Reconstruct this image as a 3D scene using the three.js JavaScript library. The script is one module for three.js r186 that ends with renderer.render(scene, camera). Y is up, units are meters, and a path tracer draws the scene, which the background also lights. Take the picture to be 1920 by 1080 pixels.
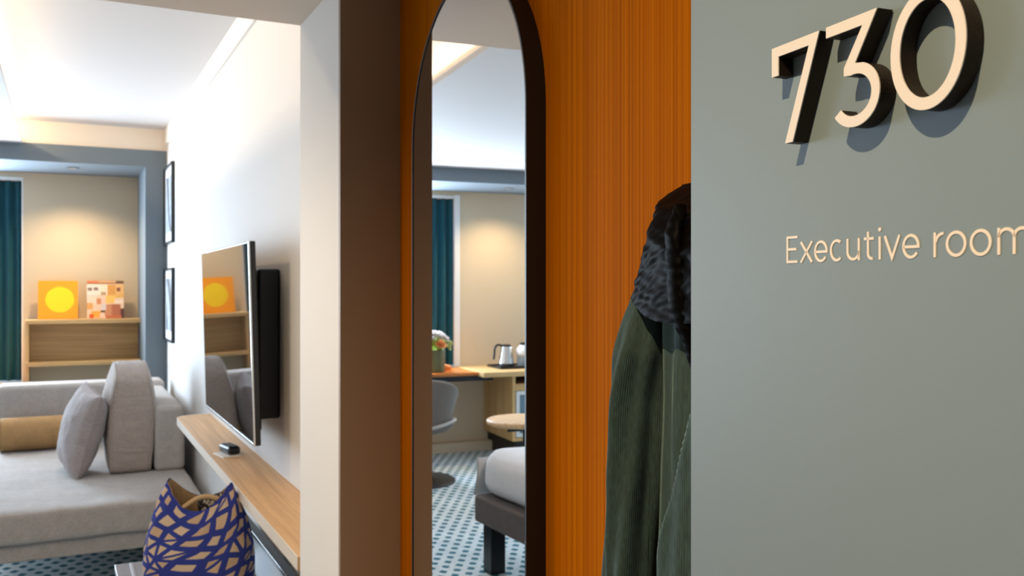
import * as THREE from 'three';
import { RoundedBoxGeometry } from 'three/addons/geometries/RoundedBoxGeometry.js';
import { RectAreaLightUniformsLib } from 'three/addons/lights/RectAreaLightUniformsLib.js';
import { mergeGeometries, mergeVertices, toCreasedNormals } from 'three/addons/utils/BufferGeometryUtils.js';
import { ImprovedNoise } from 'three/addons/math/ImprovedNoise.js';

// ---------------------------------------------------------------- camera, light, exposure
// room axes: x = to the right along the far wall, y = up, -z = into the room. P(r, y, t): t = distance into the room.
const P = (r, y, t) => new THREE.Vector3(r, y, -t);
const RAD = Math.PI / 180;
RectAreaLightUniformsLib.init();
const scene = new THREE.Scene();
scene.background = new THREE.Color(0.55, 0.7, 0.9);
const camera = new THREE.PerspectiveCamera(2 * Math.atan(540 / 1702) / RAD, 16 / 9, 0.05, 60);
camera.position.copy(P(0, 1.45, 0));
camera.rotation.y = -26.3 * RAD;
camera.focus = 0.75; camera.userData.fStop = 16;
const renderer = new THREE.WebGLRenderer({ antialias: true });
renderer.toneMapping = THREE.LinearToneMapping;
renderer.toneMappingExposure = 1.0;
renderer.shadowMap.enabled = true;

const DAY = new THREE.Color(0.66, 0.83, 1.0), WARM = new THREE.Color(1.0, 0.74, 0.44), COVE = new THREE.Color(1.0, 0.76, 0.50), HALL = new THREE.Color(1.0, 0.72, 0.39);
const I_DAYA = 36, I_DAYB = 13, I_COVE = 50, I_NUM = 9.4, I_HALL = 2.2, I_RECESS = 4.2, I_FILL = 4;
function areaLight(name, color, intensity, w, h, at, look) {
  const l = new THREE.RectAreaLight(color, intensity, w, h); l.name = name; l.castShadow = true;
  l.position.copy(at); l.lookAt(look); scene.add(l); return l;
}
function spot(name, color, intensity, at, target, angle, penumbra, radius = 1) {
  const l = new THREE.SpotLight(color, intensity, 0, angle, penumbra, 2); l.name = name;
  l.position.copy(at); l.target.position.copy(target); l.castShadow = true; l.shadow.radius = radius;
  l.shadow.mapSize.set(1024, 1024); scene.add(l); scene.add(l.target); return l;
}
// daylight through the two windows of the far wall
areaLight('window_daylight', DAY, I_DAYA, 0.80, 1.46, P(-0.87, 1.49, 7.655), P(-0.87, 1.49, 0));
areaLight('window_daylight_wide', DAY, I_DAYB, 1.30, 1.42, P(-3.45, 1.53, 7.655), P(-3.45, 1.53, 0));

// ---------------------------------------------------------------- helpers
let seed = 7; const rnd = () => { seed = (seed * 1664525 + 1013904223) >>> 0; return seed / 4294967296; };
const noise = new ImprovedNoise();
const taken = {};
function numbered(n) { if (!(n in taken)) { taken[n] = 0; return n; } taken[n]++; return n + '_' + String(taken[n]).padStart(3, '0'); }
function fin(m) { m.castShadow = m.receiveShadow = true; return m; }
function thing(name, label, category, pos, turn = 0, group) {
  const g = new THREE.Group(); g.name = numbered(name); g.position.copy(pos); g.rotation.y = turn;
  g.userData = { label, category }; if (group) g.userData.group = group; scene.add(g); return g;
}
function part(parent, name, geo, mat, pos, label) {
  const m = fin(new THREE.Mesh(geo, mat)); m.name = name; if (pos) m.position.copy(pos); if (label) m.userData.label = label;
  parent.add(m); return m;
}
function single(name, label, category, geo, mat, pos, turn = 0, group) {
  const m = fin(new THREE.Mesh(geo, mat)); m.name = numbered(name); m.position.copy(pos); m.rotation.y = turn;
  m.userData = { label, category }; if (group) m.userData.group = group; scene.add(m); return m;
}
function struct(name, label, geo, mat, pos = new THREE.Vector3(), turn = 0) {
  const m = fin(new THREE.Mesh(geo, mat)); m.name = name; m.position.copy(pos); m.rotation.y = turn;
  m.userData = { kind: 'structure', label }; scene.add(m); return m;
}
// uv in metres, projected along the axis that each face points to; grain: 'x' | 'y' | 'z' = axis that texture v runs along
function uvm(g, grain) {
  g = g.index ? g.toNonIndexed() : g; if (!g.attributes.normal) g.computeVertexNormals();
  const p = g.attributes.position, n = g.attributes.normal, uv = new Float32Array(p.count * 2);
  for (let i = 0; i < p.count; i += 3) {
    const nx = Math.abs(n.getX(i) + n.getX(i + 1) + n.getX(i + 2)), ny = Math.abs(n.getY(i) + n.getY(i + 1) + n.getY(i + 2)), nz = Math.abs(n.getZ(i) + n.getZ(i + 1) + n.getZ(i + 2));
    for (let k = i; k < i + 3; k++) {
      const x = p.getX(k), y = p.getY(k), z = p.getZ(k); let a, b, axes;
      if (ny >= nx && ny >= nz) { a = x; b = z; axes = 'xz'; } else if (nx >= nz) { a = z; b = y; axes = 'zy'; } else { a = x; b = y; axes = 'xy'; }
      if (grain && axes[0] === grain) { const q = a; a = b; b = q; }
      uv[2 * k] = a; uv[2 * k + 1] = b;
    }
  }
  g.setAttribute('uv', new THREE.BufferAttribute(uv, 2)); return g;
}
// box given by its room limits, geometry centred on `o` (the position of its owner)
function boxRT(r0, r1, y0, y1, t0, t1, o = new THREE.Vector3(), grain, rad = 0) {
  const w = r1 - r0, h = y1 - y0, d = t1 - t0;
  const g = rad ? new RoundedBoxGeometry(w, h, d, 4, rad) : new THREE.BoxGeometry(w, h, d);
  g.translate((r0 + r1) / 2 - o.x, (y0 + y1) / 2 - o.y, -(t0 + t1) / 2 - o.z); return uvm(g, grain);
}
function bx(x0, x1, y0, y1, z0, z1, grain, rad = 0) {
  const g = rad ? new RoundedBoxGeometry(x1 - x0, y1 - y0, z1 - z0, 4, rad) : new THREE.BoxGeometry(x1 - x0, y1 - y0, z1 - z0);
  g.translate((x0 + x1) / 2, (y0 + y1) / 2, (z0 + z1) / 2); return uvm(g, grain);
}
function softBox(w, h, d, r, nx = 24, ny = 24, nz = 24) { // evenly subdivided box with rounded edges
  const g = new THREE.BoxGeometry(w, h, d, nx, ny, nz), p = g.attributes.position, hx = w / 2 - r, hy = h / 2 - r, hz = d / 2 - r;
  const warp = (v, H) => { const k = v / H; return H * (k - 0.11 * Math.sin(2 * Math.PI * k) * -1) ; };
  for (let i = 0; i < p.count; i++) { const x = warp(p.getX(i), w / 2), y = warp(p.getY(i), h / 2), z = warp(p.getZ(i), d / 2), c = new THREE.Vector3(Math.max(-hx, Math.min(hx, x)), Math.max(-hy, Math.min(hy, y)), Math.max(-hz, Math.min(hz, z))), q = new THREE.Vector3(x, y, z).sub(c); if (q.lengthSq() > 1e-12) q.setLength(r); c.add(q); p.setXYZ(i, c.x, c.y, c.z); }
  g.deleteAttribute('normal'); g.deleteAttribute('uv'); const m = mergeVertices(g, 1e-5); m.computeVertexNormals(); return m;
}
function strip(g) { const q = g.index ? g.toNonIndexed() : g; for (const k of Object.keys(q.attributes)) if (!['position', 'normal', 'uv'].includes(k)) q.deleteAttribute(k); return q; }
const merge = (...gs) => mergeGeometries(gs.map(strip));
function tube(pts, radius, seg = 40, rs = 8, closed = false) { return new THREE.TubeGeometry(new THREE.CatmullRomCurve3(pts, closed), seg, radius, rs, closed); }
function lathe(profile, seg = 40) { return new THREE.LatheGeometry(profile.map(([x, y]) => new THREE.Vector2(x, y)), seg); }
// parametric surface (u,v in 0..1) -> Vector3
function surf(fn, nu, nv, closedU = false) {
  const pos = [], uv = [], idx = [];
  for (let j = 0; j <= nv; j++) for (let i = 0; i <= nu; i++) { const p = fn(i / nu, j / nv); pos.push(p.x, p.y, p.z); uv.push(i / nu, j / nv); }
  for (let j = 0; j < nv; j++) for (let i = 0; i < nu; i++) { const a = j * (nu + 1) + i, b = a + 1, c = a + nu + 1, d = c + 1; idx.push(a, b, c, b, d, c); }
  const g = new THREE.BufferGeometry();
  g.setAttribute('position', new THREE.Float32BufferAttribute(pos, 3)); g.setAttribute('uv', new THREE.Float32BufferAttribute(uv, 2)); g.setIndex(idx);
  g.computeVertexNormals();
  if (closedU) { const n = g.attributes.normal; for (let j = 0; j <= nv; j++) { const a = j * (nu + 1), b = a + nu; const v = new THREE.Vector3(n.getX(a) + n.getX(b), n.getY(a) + n.getY(b), n.getZ(a) + n.getZ(b)).normalize(); n.setXYZ(a, v.x, v.y, v.z); n.setXYZ(b, v.x, v.y, v.z); } }
  return g;
}
function tex(w, h, size, fn, srgb = true) { // size: [metres across, metres up] of one repeat
  const d = new Uint8Array(w * h * 4);
  for (let y = 0; y < h; y++) for (let x = 0; x < w; x++) { const c = fn(x / w, y / h, x, y), i = 4 * (y * w + x); d[i] = c[0]; d[i + 1] = c[1]; d[i + 2] = c[2]; d[i + 3] = 255; }
  const t = new THREE.DataTexture(d, w, h, THREE.RGBAFormat); t.wrapS = t.wrapT = THREE.RepeatWrapping; t.magFilter = THREE.LinearFilter; t.minFilter = THREE.LinearMipmapLinearFilter; t.generateMipmaps = true;
  if (srgb) t.colorSpace = THREE.SRGBColorSpace; if (size) t.repeat.set(1 / size[0], 1 / size[1]); t.needsUpdate = true; return t;
}
const clamp8 = v => Math.max(0, Math.min(255, v));
// tileable value noise
function vnoise(nx, ny, s) { let q = s; const r = () => { q = (q * 1664525 + 1013904223) >>> 0; return q / 4294967296; }; const a = Array.from({ length: nx * ny }, r);
  return (u, v) => { const x = u * nx, y = v * ny, i = Math.floor(x), j = Math.floor(y), fx = x - i, fy = y - j, sx = fx * fx * (3 - 2 * fx), sy = fy * fy * (3 - 2 * fy);
    const A = (ii, jj) => a[((jj % ny) + ny) % ny * nx + ((ii % nx) + nx) % nx]; return (A(i, j) * (1 - sx) + A(i + 1, j) * sx) * (1 - sy) + (A(i, j + 1) * (1 - sx) + A(i + 1, j + 1) * sx) * sy; }; }

// ---------------------------------------------------------------- materials
const std = (o) => new THREE.MeshStandardMaterial(o);
const phys = (o) => new THREE.MeshPhysicalMaterial(o);
const n1 = vnoise(64, 64, 11), n2 = vnoise(16, 16, 12), n3 = vnoise(128, 128, 13);
const plasterBump = tex(256, 256, [0.25, 0.25], (u, v) => { const c = 128 + 70 * (n3(u, v) - 0.5) + 60 * (n1(u, v) - 0.5); return [c, c, c]; }, false);
const paint = (hex, rough = 0.75) => std({ color: hex, roughness: rough, bumpMap: plasterBump, bumpScale: 0.0003 });
const M = {
  white: paint(0xdedbd8), ceil: paint(0xd8d5d4), trim: paint(0xf1eeea, 0.6), cream: paint(0xe9dccb), hallCeil: paint(0xe8dace), pier: paint(0xe4e1de), taupe: paint(0x937a64, 0.6),
  grey: paint(0x6d7880), beige: paint(0xd3c2a6), doorPaint: std({ color: 0x7d8f9b, roughness: 0.55, bumpMap: plasterBump, bumpScale: 0.00006 }), frameWhite: paint(0xe4e6e6, 0.5),
  black: std({ color: 0x0b0b0c, roughness: 0.45 }), blackSatin: std({ color: 0x101113, roughness: 0.3 }),
  darkMetal: std({ color: 0x1b1c1f, roughness: 0.4, metalness: 0.6 }), steel: std({ color: 0xd8d6d2, roughness: 0.22, metalness: 1 }),
  mirror: std({ color: 0xeeeff0, roughness: 0.0, metalness: 1 }),
  glass: phys({ color: 0xffffff, roughness: 0.02, transmission: 1, thickness: 0, ior: 1.45 }),
};
function woodTex(base, amp, sizeX, sizeY, sd, stripes) {
  const a = vnoise(96, 4, sd), b = vnoise(256, 3, sd + 1), c = vnoise(24, 3, sd + 2), d = vnoise(200, 40, sd + 3);
  return tex(512, 512, [sizeX, sizeY], (u, v) => { const w = u + 0.012 * Math.sin(6.283 * v) ; const k = (a(w, v) - 0.5) * 0.9 + (b(w, v) - 0.5) * 0.8 + (c(w, v) - 0.5) * 1.1 + (d(u, v) - 0.5) * 0.4; return base.map((x, i) => clamp8(x * (1 + amp * k * (1 + 0.25 * i)))); });
}
M.oak = std({ map: woodTex([214, 172, 124], 0.09, 0.35, 1.1, 21), roughness: 0.5 });
M.oakDesk = std({ map: woodTex([206, 168, 112], 0.10, 0.35, 1.1, 31), roughness: 0.5 });
M.orangeWood = std({ map: woodTex([196, 112, 40], 0.10, 0.35, 1.1, 41), roughness: 0.35 });
// fine striped veneer of the entry wall: vertical lines a few millimetres apart
{
  const a = vnoise(340, 1, 51), b = vnoise(170, 1, 52), c = vnoise(14, 1, 53), d = vnoise(512, 6, 54);
  const line = (u, v) => 0.9 * (a(u, 0) - 0.5) + 0.45 * (b(u, 0) - 0.5) + 0.22 * (c(u, 0) - 0.5) + 0.25 * (d(u, v) - 0.5);
  const size = [0.62, 0.9], base = [166, 92, 0];
  M.veneer = phys({ specularIntensity: 0.03, map: tex(2048, 64, size, (u, v) => { const k = line(u, v); return base.map((x, i) => clamp8(x * (1 + (0.17 + 0.05 * i) * k))); }),
    bumpMap: tex(2048, 64, size, (u, v) => { const k = clamp8(128 + 190 * line(u, v)); return [k, k, k]; }, false), bumpScale: 0.0004, roughness: 0.7 });
}
// woven fabrics
const weave = tex(128, 128, [0.02, 0.02], (u, v) => { const c = 128 + 60 * Math.sin(u * 50.27) * Math.sin(v * 50.27) + 50 * (n3(u, v) - 0.5); return [c, c, c]; }, false);
const fabric = (rgb, sd, amp = 0.10, sheen = 0.3) => { const a = vnoise(64, 64, sd), b = vnoise(9, 9, sd + 1); return phys({ map: tex(256, 256, [0.3, 0.3], (u, v) => { const k = (a(u, v) - 0.5) + 0.5 * (b(u, v) - 0.5); return rgb.map(x => clamp8(x * (1 + amp * k))); }), bumpMap: weave, bumpScale: 0.0006, roughness: 0.95, sheen, sheenRoughness: 0.6, sheenColor: new THREE.Color(0.8, 0.8, 0.8) }); };
M.sofa = fabric([178, 172, 168], 61); M.cushion = fabric([168, 156, 148], 63); M.pillow = fabric([160, 150, 148], 65);
M.bolster = fabric([176, 138, 92], 67); M.chair = fabric([122, 112, 104], 69); M.bedBase = fabric([104, 96, 94], 71); M.duvet = fabric([236, 236, 238], 73, 0.03, 0.1);
M.strip = std({ color: 0xa6a6ae, roughness: 0.5 }); M.chairFoot = std({ color: 0x2e2926, roughness: 0.5 }); M.curtain = fabric([14, 78, 92], 75, 0.12);
M.coatBlack = phys({ color: 0x060607, roughness: 0.5, ior: 1.14, specularIntensity: 0.6, sheen: 0.0, sheenRoughness: 0.35, sheenColor: new THREE.Color(0.3, 0.42, 0.6) });
{ // green cord: fine ribs
  const a = vnoise(128, 24, 81);
  M.coatGreen = phys({ map: tex(512, 128, null, (u, v) => { const k = 0.5 + 0.5 * Math.sin(u * 6.283 * 128); return [52, 76, 76].map(x => clamp8(x * (0.86 + 0.2 * k + 0.26 * (a(u, v) - 0.5)))); }),
    bumpMap: tex(512, 8, null, (u) => { const k = 128 + 110 * Math.sin(u * 6.283 * 128); return [k, k, k]; }, false), bumpScale: 0.0005, roughness: 0.85, sheen: 0.7, sheenRoughness: 0.45, sheenColor: new THREE.Color(0.32, 0.5, 0.52) });
}
// carpet: pale ground with staggered short teal dashes, woven nap
{
  const a = vnoise(128, 128, 91), b = vnoise(7, 7, 92), W = 0.60, NX = 8, NY = 8; // 5 cm pitch, staggered rows
  M.carpet = std({ map: tex(1024, 1024, [W, W], (u, v) => {
    const gy = v * NY, row = Math.floor(gy), gx = u * NX + (row % 2) * 0.5, fx = (gx - Math.floor(gx) - 0.5) * 0.8, fy = gy - row - 0.5;
    const e = Math.abs(fx) / 0.33 + Math.abs(fy) / 0.36 * 0.55 + 0.45 * Math.max(Math.abs(fx) / 0.33, Math.abs(fy) / 0.36) * 0.9 + 0.18 * (a(u, v) - 0.5);
    const k = e < 1 ? 1 : 0, g = 0.9 + 0.2 * a(u, v) + 0.06 * (b(u, v) - 0.5);
    const base = [222, 232, 234], dash = [58, 118, 134]; return base.map((x, i) => clamp8((k ? dash[i] : x) * g));
  }), bumpMap: tex(256, 256, [0.1, 0.1], (u, v) => { const c = 128 + 150 * (n3(u, v) - 0.5); return [c, c, c]; }, false), bumpScale: 0.002, roughness: 1 });
}

// ---------------------------------------------------------------- the room
const T_BACK = 7.66, T_BULK = 6.93, R_TV = 0.665, R_LEFT = -4.3, R_PIER = 0.496, T_F = 2.12, T_N = 1.778, H_HALL = 2.063, H_LOW = 2.425, H_HIGH = 2.585, R_COVE = -0.25;
struct('floor', 'pale blue grey carpet with rows of teal dashes', boxRT(R_LEFT - 0.2, 0.95, -0.1, 0, -1.6, T_BACK + 0.3), M.carpet);
struct('wall_right', 'white painted wall behind the television', boxRT(R_TV, 0.9, 0, 2.75, T_F - 0.1, T_BACK + 0.2), M.white);
struct('wall_right_return', 'pale painted end of wall between entry and room', boxRT(R_PIER, 0.9, 0, H_HALL + 0.02, T_N + 0.012, T_F), M.pier);
struct('trim_3', 'taupe panel on the narrow wall end beside the wooden wall', boxRT(R_PIER, 0.9, 0, H_HALL + 0.01, T_N, T_N + 0.012), M.taupe);
// entry wall of striped veneer: its own slightly turned line
const A_WOOD = 2 * RAD, C = P(0.622, 0, T_N), TURN_WOOD = -(Math.PI / 2 + A_WOOD);
struct('wall_right_entry', 'orange wooden entry wall of fine vertical striped veneer', bx(0, 3.35, 0, 2.64, -0.12, 0), M.veneer, C, TURN_WOOD);
struct('wall_left_entry', 'pale painted wall on the left of entry', boxRT(-1.15, -1.0, 0, 2.64, -1.5, T_F - 0.12), M.pier);
struct('wall_near', 'pale wall behind the entry', boxRT(-1.15, 0.95, 0, 2.64, -1.6, -1.45), M.pier);
struct('wall_near_room', 'white wall of the room beside the entry', boxRT(R_LEFT - 0.2, -1.0, 0, 2.75, T_F - 0.12, T_F), M.white);
struct('ceiling_entry', 'low pale entry ceiling ending at the room', boxRT(-1.15, 0.95, H_HALL, 2.75, 1.35, T_F), M.hallCeil);
struct('ceiling_door', 'higher pale ceiling over the entrance door', boxRT(-1.15, 0.95, 2.62, 2.75, -1.6, 1.35), M.hallCeil);
struct('ceiling', 'white room ceiling beside the lit cove', boxRT(R_LEFT - 0.2, -0.42, H_LOW, 2.75, T_F, T_BACK + 0.2), M.ceil);
struct('ceiling_ledge', 'white ledge of the cove', boxRT(-0.42, R_COVE, H_LOW, H_LOW + 0.025, T_F, T_BULK), M.ceil);
struct('ceiling_raised', 'raised white ceiling strip along the television wall', boxRT(-0.42, 0.9, H_HIGH, 2.75, T_F, T_BACK + 0.2), M.ceil);
struct('trim_1', 'white cornice band above the television wall', boxRT(R_TV - 0.012, R_TV, 2.475, H_HIGH, T_F, T_BULK), M.trim);
struct('trim_2', 'cream band above the grey beam', boxRT(-0.42, R_TV, 2.43, H_HIGH, T_BULK + 0.02, T_BULK + 0.2), M.cream);
struct('ceiling_beam', 'grey painted beam and soffit over the window recess', boxRT(R_LEFT - 0.2, R_TV, 2.31, 2.43, T_BULK, T_BACK + 0.2), M.grey);
struct('wall_far_pilaster', 'grey painted pilaster in the corner by the pictures', boxRT(0.522, R_TV, 0, 2.31, T_BULK, T_BACK + 0.05), M.grey);
// far wall with the window opening
const W0 = -1.56, W1 = -0.272, WB = 0.72, WT = 2.26;
{
  const V0 = -4.12, V1 = -2.78, VB = 0.8;
  const g = merge(boxRT(R_LEFT - 0.2, V0, 0, 2.32, T_BACK, T_BACK + 0.2), boxRT(V0, V1, 0, VB, T_BACK, T_BACK + 0.2), boxRT(V0, V1, WT, 2.32, T_BACK, T_BACK + 0.2), boxRT(V1, W0, 0, 2.32, T_BACK, T_BACK + 0.2), boxRT(W1, R_TV, 0, 2.32, T_BACK, T_BACK + 0.2), boxRT(W0, W1, 0, WB, T_BACK, T_BACK + 0.2), boxRT(W0, W1, WT, 2.32, T_BACK, T_BACK + 0.2));
  const c2 = P((V0 + V1) / 2, VB, T_BACK + 0.1);
  const w2 = struct('window_2', 'wide window in the far wall beyond the counter', merge(boxRT(V0, V0 + 0.05, VB, WT, T_BACK + 0.06, T_BACK + 0.14, c2), boxRT(V1 - 0.05, V1, VB, WT, T_BACK + 0.06, T_BACK + 0.14, c2), boxRT(V0, V1, VB, VB + 0.05, T_BACK + 0.06, T_BACK + 0.14, c2), boxRT(V0, V1, WT - 0.05, WT, T_BACK + 0.06, T_BACK + 0.14, c2)), M.frameWhite, c2);
  part(w2, 'pane', boxRT(V0 + 0.05, V1 - 0.05, VB + 0.05, WT - 0.05, T_BACK + 0.1, T_BACK + 0.106, c2), M.glass);
  struct('wall_far', 'beige painted far wall with curtained window', g, M.beige);
  const c = P((W0 + W1) / 2, WB, T_BACK + 0.17);
  const w = struct('window_1', 'white window behind the teal curtains', merge(boxRT(W0 - 0.03, W0 + 0.02, WB, WT + 0.02, T_BACK - 0.012, T_BACK + 0.2, c), boxRT(W1 - 0.006, W1 + 0.004, WB, WT + 0.01, T_BACK - 0.003, T_BACK + 0.2, c), boxRT(W0, W1, WT - 0.012, WT + 0.012, T_BACK - 0.006, T_BACK + 0.2, c), boxRT(W0, W1, WB, WB + 0.03, T_BACK + 0.001, T_BACK + 0.2, c)), M.frameWhite, c);
  part(w, 'pane', boxRT(W0, W1, WB, WT, T_BACK + 0.17, T_BACK + 0.176, c), M.glass);
}
struct('wall_left', 'white painted wall behind the head of the bed', boxRT(R_LEFT - 0.2, R_LEFT, 0, H_LOW + 0.02, T_F, T_BACK + 0.2), M.white);
struct('baseboard_far', 'pale baseboard along the far wall', boxRT(R_LEFT, -0.3, 0, 0.085, T_BACK - 0.11, T_BACK), M.beige);
struct('baseboard_right', 'white baseboard under the television', boxRT(R_TV - 0.012, R_TV, 0, 0.09, T_F, T_BULK), M.trim);

// ---------------------------------------------------------------- the open entrance door with number and name
const A_DOOR = 5.5 * RAD, TURN_DOOR = -(Math.PI / 2 + A_DOOR), DE = P(0.458, 0, 0.599);
struct('door_1', 'open grey blue entrance door carrying the room number', bx(0, 0.92, 0.01, 2.05, -0.045, 0, null, 0.002), M.doorPaint, DE, TURN_DOOR);
// stroke outline: polyline with mitred corners -> Shape
function stroke(pts, w) {
  pts = pts.filter((p, i) => !i || Math.hypot(p[0] - pts[i - 1][0], p[1] - pts[i - 1][1]) > 1e-6);
  const n = pts.length, L = [], R = [];
  for (let i = 0; i < n; i++) {
    const p = pts[i], a = pts[Math.max(0, i - 1)], b = pts[Math.min(n - 1, i + 1)];
    let d1 = [p[0] - a[0], p[1] - a[1]], d2 = [b[0] - p[0], b[1] - p[1]];
    if (i === 0) d1 = d2; if (i === n - 1) d2 = d1;
    const l1 = Math.hypot(...d1), l2 = Math.hypot(...d2), m1 = [-d1[1] / l1, d1[0] / l1], m2 = [-d2[1] / l2, d2[0] / l2];
    let m = [m1[0] + m2[0], m1[1] + m2[1]]; const k = Math.hypot(...m); m = [m[0] / k, m[1] / k]; const s = w / 2 / Math.max(0.35, m[0] * m1[0] + m[1] * m1[1]);
    L.push([p[0] + m[0] * s, p[1] + m[1] * s]); R.push([p[0] - m[0] * s, p[1] - m[1] * s]);
  }
  const o = [...L, ...R.reverse()], sh = new THREE.Shape(); o.forEach(([x, y], i) => i ? sh.lineTo(x, y) : sh.moveTo(x, y)); sh.closePath(); return sh;
}
const poly = (pts) => { const sh = new THREE.Shape(); pts.forEach(([x, y], i) => i ? sh.lineTo(x, y) : sh.moveTo(x, y)); sh.closePath(); return sh; };
const arc = (cx, cy, rx, ry, a0, a1, n = 28) => Array.from({ length: n + 1 }, (_, i) => { const a = (a0 + (a1 - a0) * i / n) * RAD; return [cx + rx * Math.cos(a), cy + ry * Math.sin(a)]; });
function ring(cx, cy, rx, ry, w) { const s = new THREE.Shape(), h = new THREE.Path(); s.absellipse(cx, cy, rx, ry, 0, Math.PI * 2); h.absellipse(cx, cy, rx - w, ry - w, 0, Math.PI * 2); s.holes.push(h); return s; }
const extr = (shapes, depth, z0, curve = 40) => { const g = new THREE.ExtrudeGeometry(shapes, { depth, bevelEnabled: false, curveSegments: curve }); g.translate(0, 0, z0); return g; };
{
  const g = thing('room_number', 'large raised cream numerals 730 with dark bronze sides on the door', 'number', P(0.458, 1.45, 0.599), TURN_DOOR);
  const W = 0.0068;
  const seven = poly([[0.124, 0.163], [0.1722, 0.163], [0.1460, 0.0965], [0.1382, 0.0965], [0.1622, 0.1562], [0.1310, 0.1562], [0.1310, 0.1435], [0.124, 0.1435]]);
  // three: flat top bar, diagonal, open round bowl
  const bowlOut = arc(0.2035, 0.1160, 0.0208, 0.0192, 95, -145), bowlIn = arc(0.2035, 0.1160, 0.0142, 0.0126, -145, 112);
  const three = poly([[0.1785, 0.163], [0.2222, 0.163], [0.2040, 0.1350], ...bowlOut.slice(3), ...bowlIn.slice(0, -1), [0.1945, 0.1290], [0.1945, 0.1338], [0.2103, 0.1562], [0.1785, 0.1562]]);
  const zero = ring(0.2590, 0.1305, 0.0262, 0.0335, W);
  const side = std({ color: 0x2b211b, roughness: 0.55, metalness: 0.5, bumpMap: plasterBump, bumpScale: 0.0004 }), face = std({ color: 0xe9e2de, roughness: 0.5 });
  for (const [n, sh] of [['numeral_seven', seven], ['numeral_three', three], ['numeral_zero', zero]]) {
    const b = part(g, 'numeral', extr(sh, 0.0112, 0.0008), side, null, 'raised ' + n.replace('_', ' ') + ' with dark bronze sides');
    part(b, 'face', extr(sh, 0.0008, 0.0120), face, null, 'cream front of the numeral');
  }
}
{
  const g = thing('room_name', 'cream lettering Executive room beneath the raised numerals', 'lettering', P(0.458, 1.45, 0.599), TURN_DOOR);
  const base = 0.0170, cap = 0.0183, xh = 0.0138, w = 0.0017, h = w / 2, mat = std({ color: 0xf0e4d8, roughness: 0.5 });
  const S = (...lines) => lines.map(l => stroke(l, w));
  const rnd5 = (x0, x1) => [(x0 + x1) / 2, base + xh / 2, (x1 - x0) / 2 - h, xh / 2 - h + 0.0002];
  const E_ = (x0, x1) => S([[x1, base + cap - h], [x0 + h, base + cap - h], [x0 + h, base + h], [x1, base + h]], [[x0 + h, base + cap * 0.51], [x1 - 0.0012, base + cap * 0.51]]);
  const X_ = (x0, x1) => S([[x0 + h, base], [x1 - h, base + xh]], [[x0 + h, base + xh], [x1 - h, base]]);
  const e_ = (x0, x1) => { const [cx, cy, rx, ry] = rnd5(x0, x1); return S([[cx - rx, cy - 0.0003], [cx + rx, cy - 0.0003], ...arc(cx, cy, rx, ry, 8, 322, 32)]); };
  const c_ = (x0, x1) => { const [cx, cy, , ry] = rnd5(x0, x1); return S(arc(cx + 0.0008, cy, (x1 - x0) / 2 + 0.0002, ry, 52, 308)); };
  const u_ = (x0, x1) => S([[x0 + h, base + xh], [x0 + h, base + 0.0055], ...arc((x0 + x1) / 2, base + 0.0055, (x1 - x0) / 2 - h, 0.0055 - h, 180, 360, 14), [x1 - h, base + xh]], [[x1 - h, base + 0.006], [x1 - h, base]]);
  const t_ = (x0, x1) => S([[x0 + 0.0034, base + 0.0172], [x0 + 0.0034, base + 0.0038], ...arc(x0 + 0.0065, base + 0.0038, 0.0031, 0.0030, 180, 285, 10)], [[x0, base + xh - h], [x1, base + xh - h]]);
  const i_ = (x0, x1) => { const m = (x0 + x1) / 2, s = new THREE.Shape(); s.absellipse(m, base + 0.0180, 0.0012, 0.0012, 0, Math.PI * 2); return [...S([[m, base], [m, base + xh]]), s]; };
  const v_ = (x0, x1) => S([[x0 + h, base + xh], [(x0 + x1) / 2, base + 0.0006], [x1 - h, base + xh]]);
  const r_ = (x0, x1) => S([[x0 + h, base], [x0 + h, base + xh]], [[x0 + h, base + 0.0085], ...arc(x1 - 0.0004, base + 0.0080, 0.0053, 0.0050, 170, 90, 10)]);
  const o_ = (x0, x1) => { const s = ring((x0 + x1) / 2, base + xh / 2, (x1 - x0) / 2, xh / 2 + 0.0002, w); return [s]; };
  const m_ = (x0, x1) => { const q = (x1 - x0) / 4; return S([[x0 + h, base], [x0 + h, base + xh]], [[x0 + h, base + 0.0088], ...arc(x0 + q + h / 2, base + 0.0088, q - h / 2, 0.0042, 180, 0, 14), [x0 + 2 * q, base]], [[x0 + 2 * q, base + 0.0088], ...arc(x0 + 3 * q - h / 2, base + 0.0088, q - h / 2, 0.0042, 180, 0, 14), [x1 - h, base]]); };
  for (const [f, a, b] of [[E_, .1236, .1352], [X_, .1378, .1508], [e_, .1522, .1650], [c_, .1676, .1780], [u_, .1826, .1942], [t_, .1978, .2060], [i_, .2098, .2120], [v_, .2142, .2274], [e_, .2288, .2416], [r_, .2517, .2590], [o_, .2602, .2739], [o_, .2761, .2897], [m_, .2932, .3130]])
    part(g, 'letter', extr(f(a, b), 0.0004, 0), mat);
}

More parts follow.
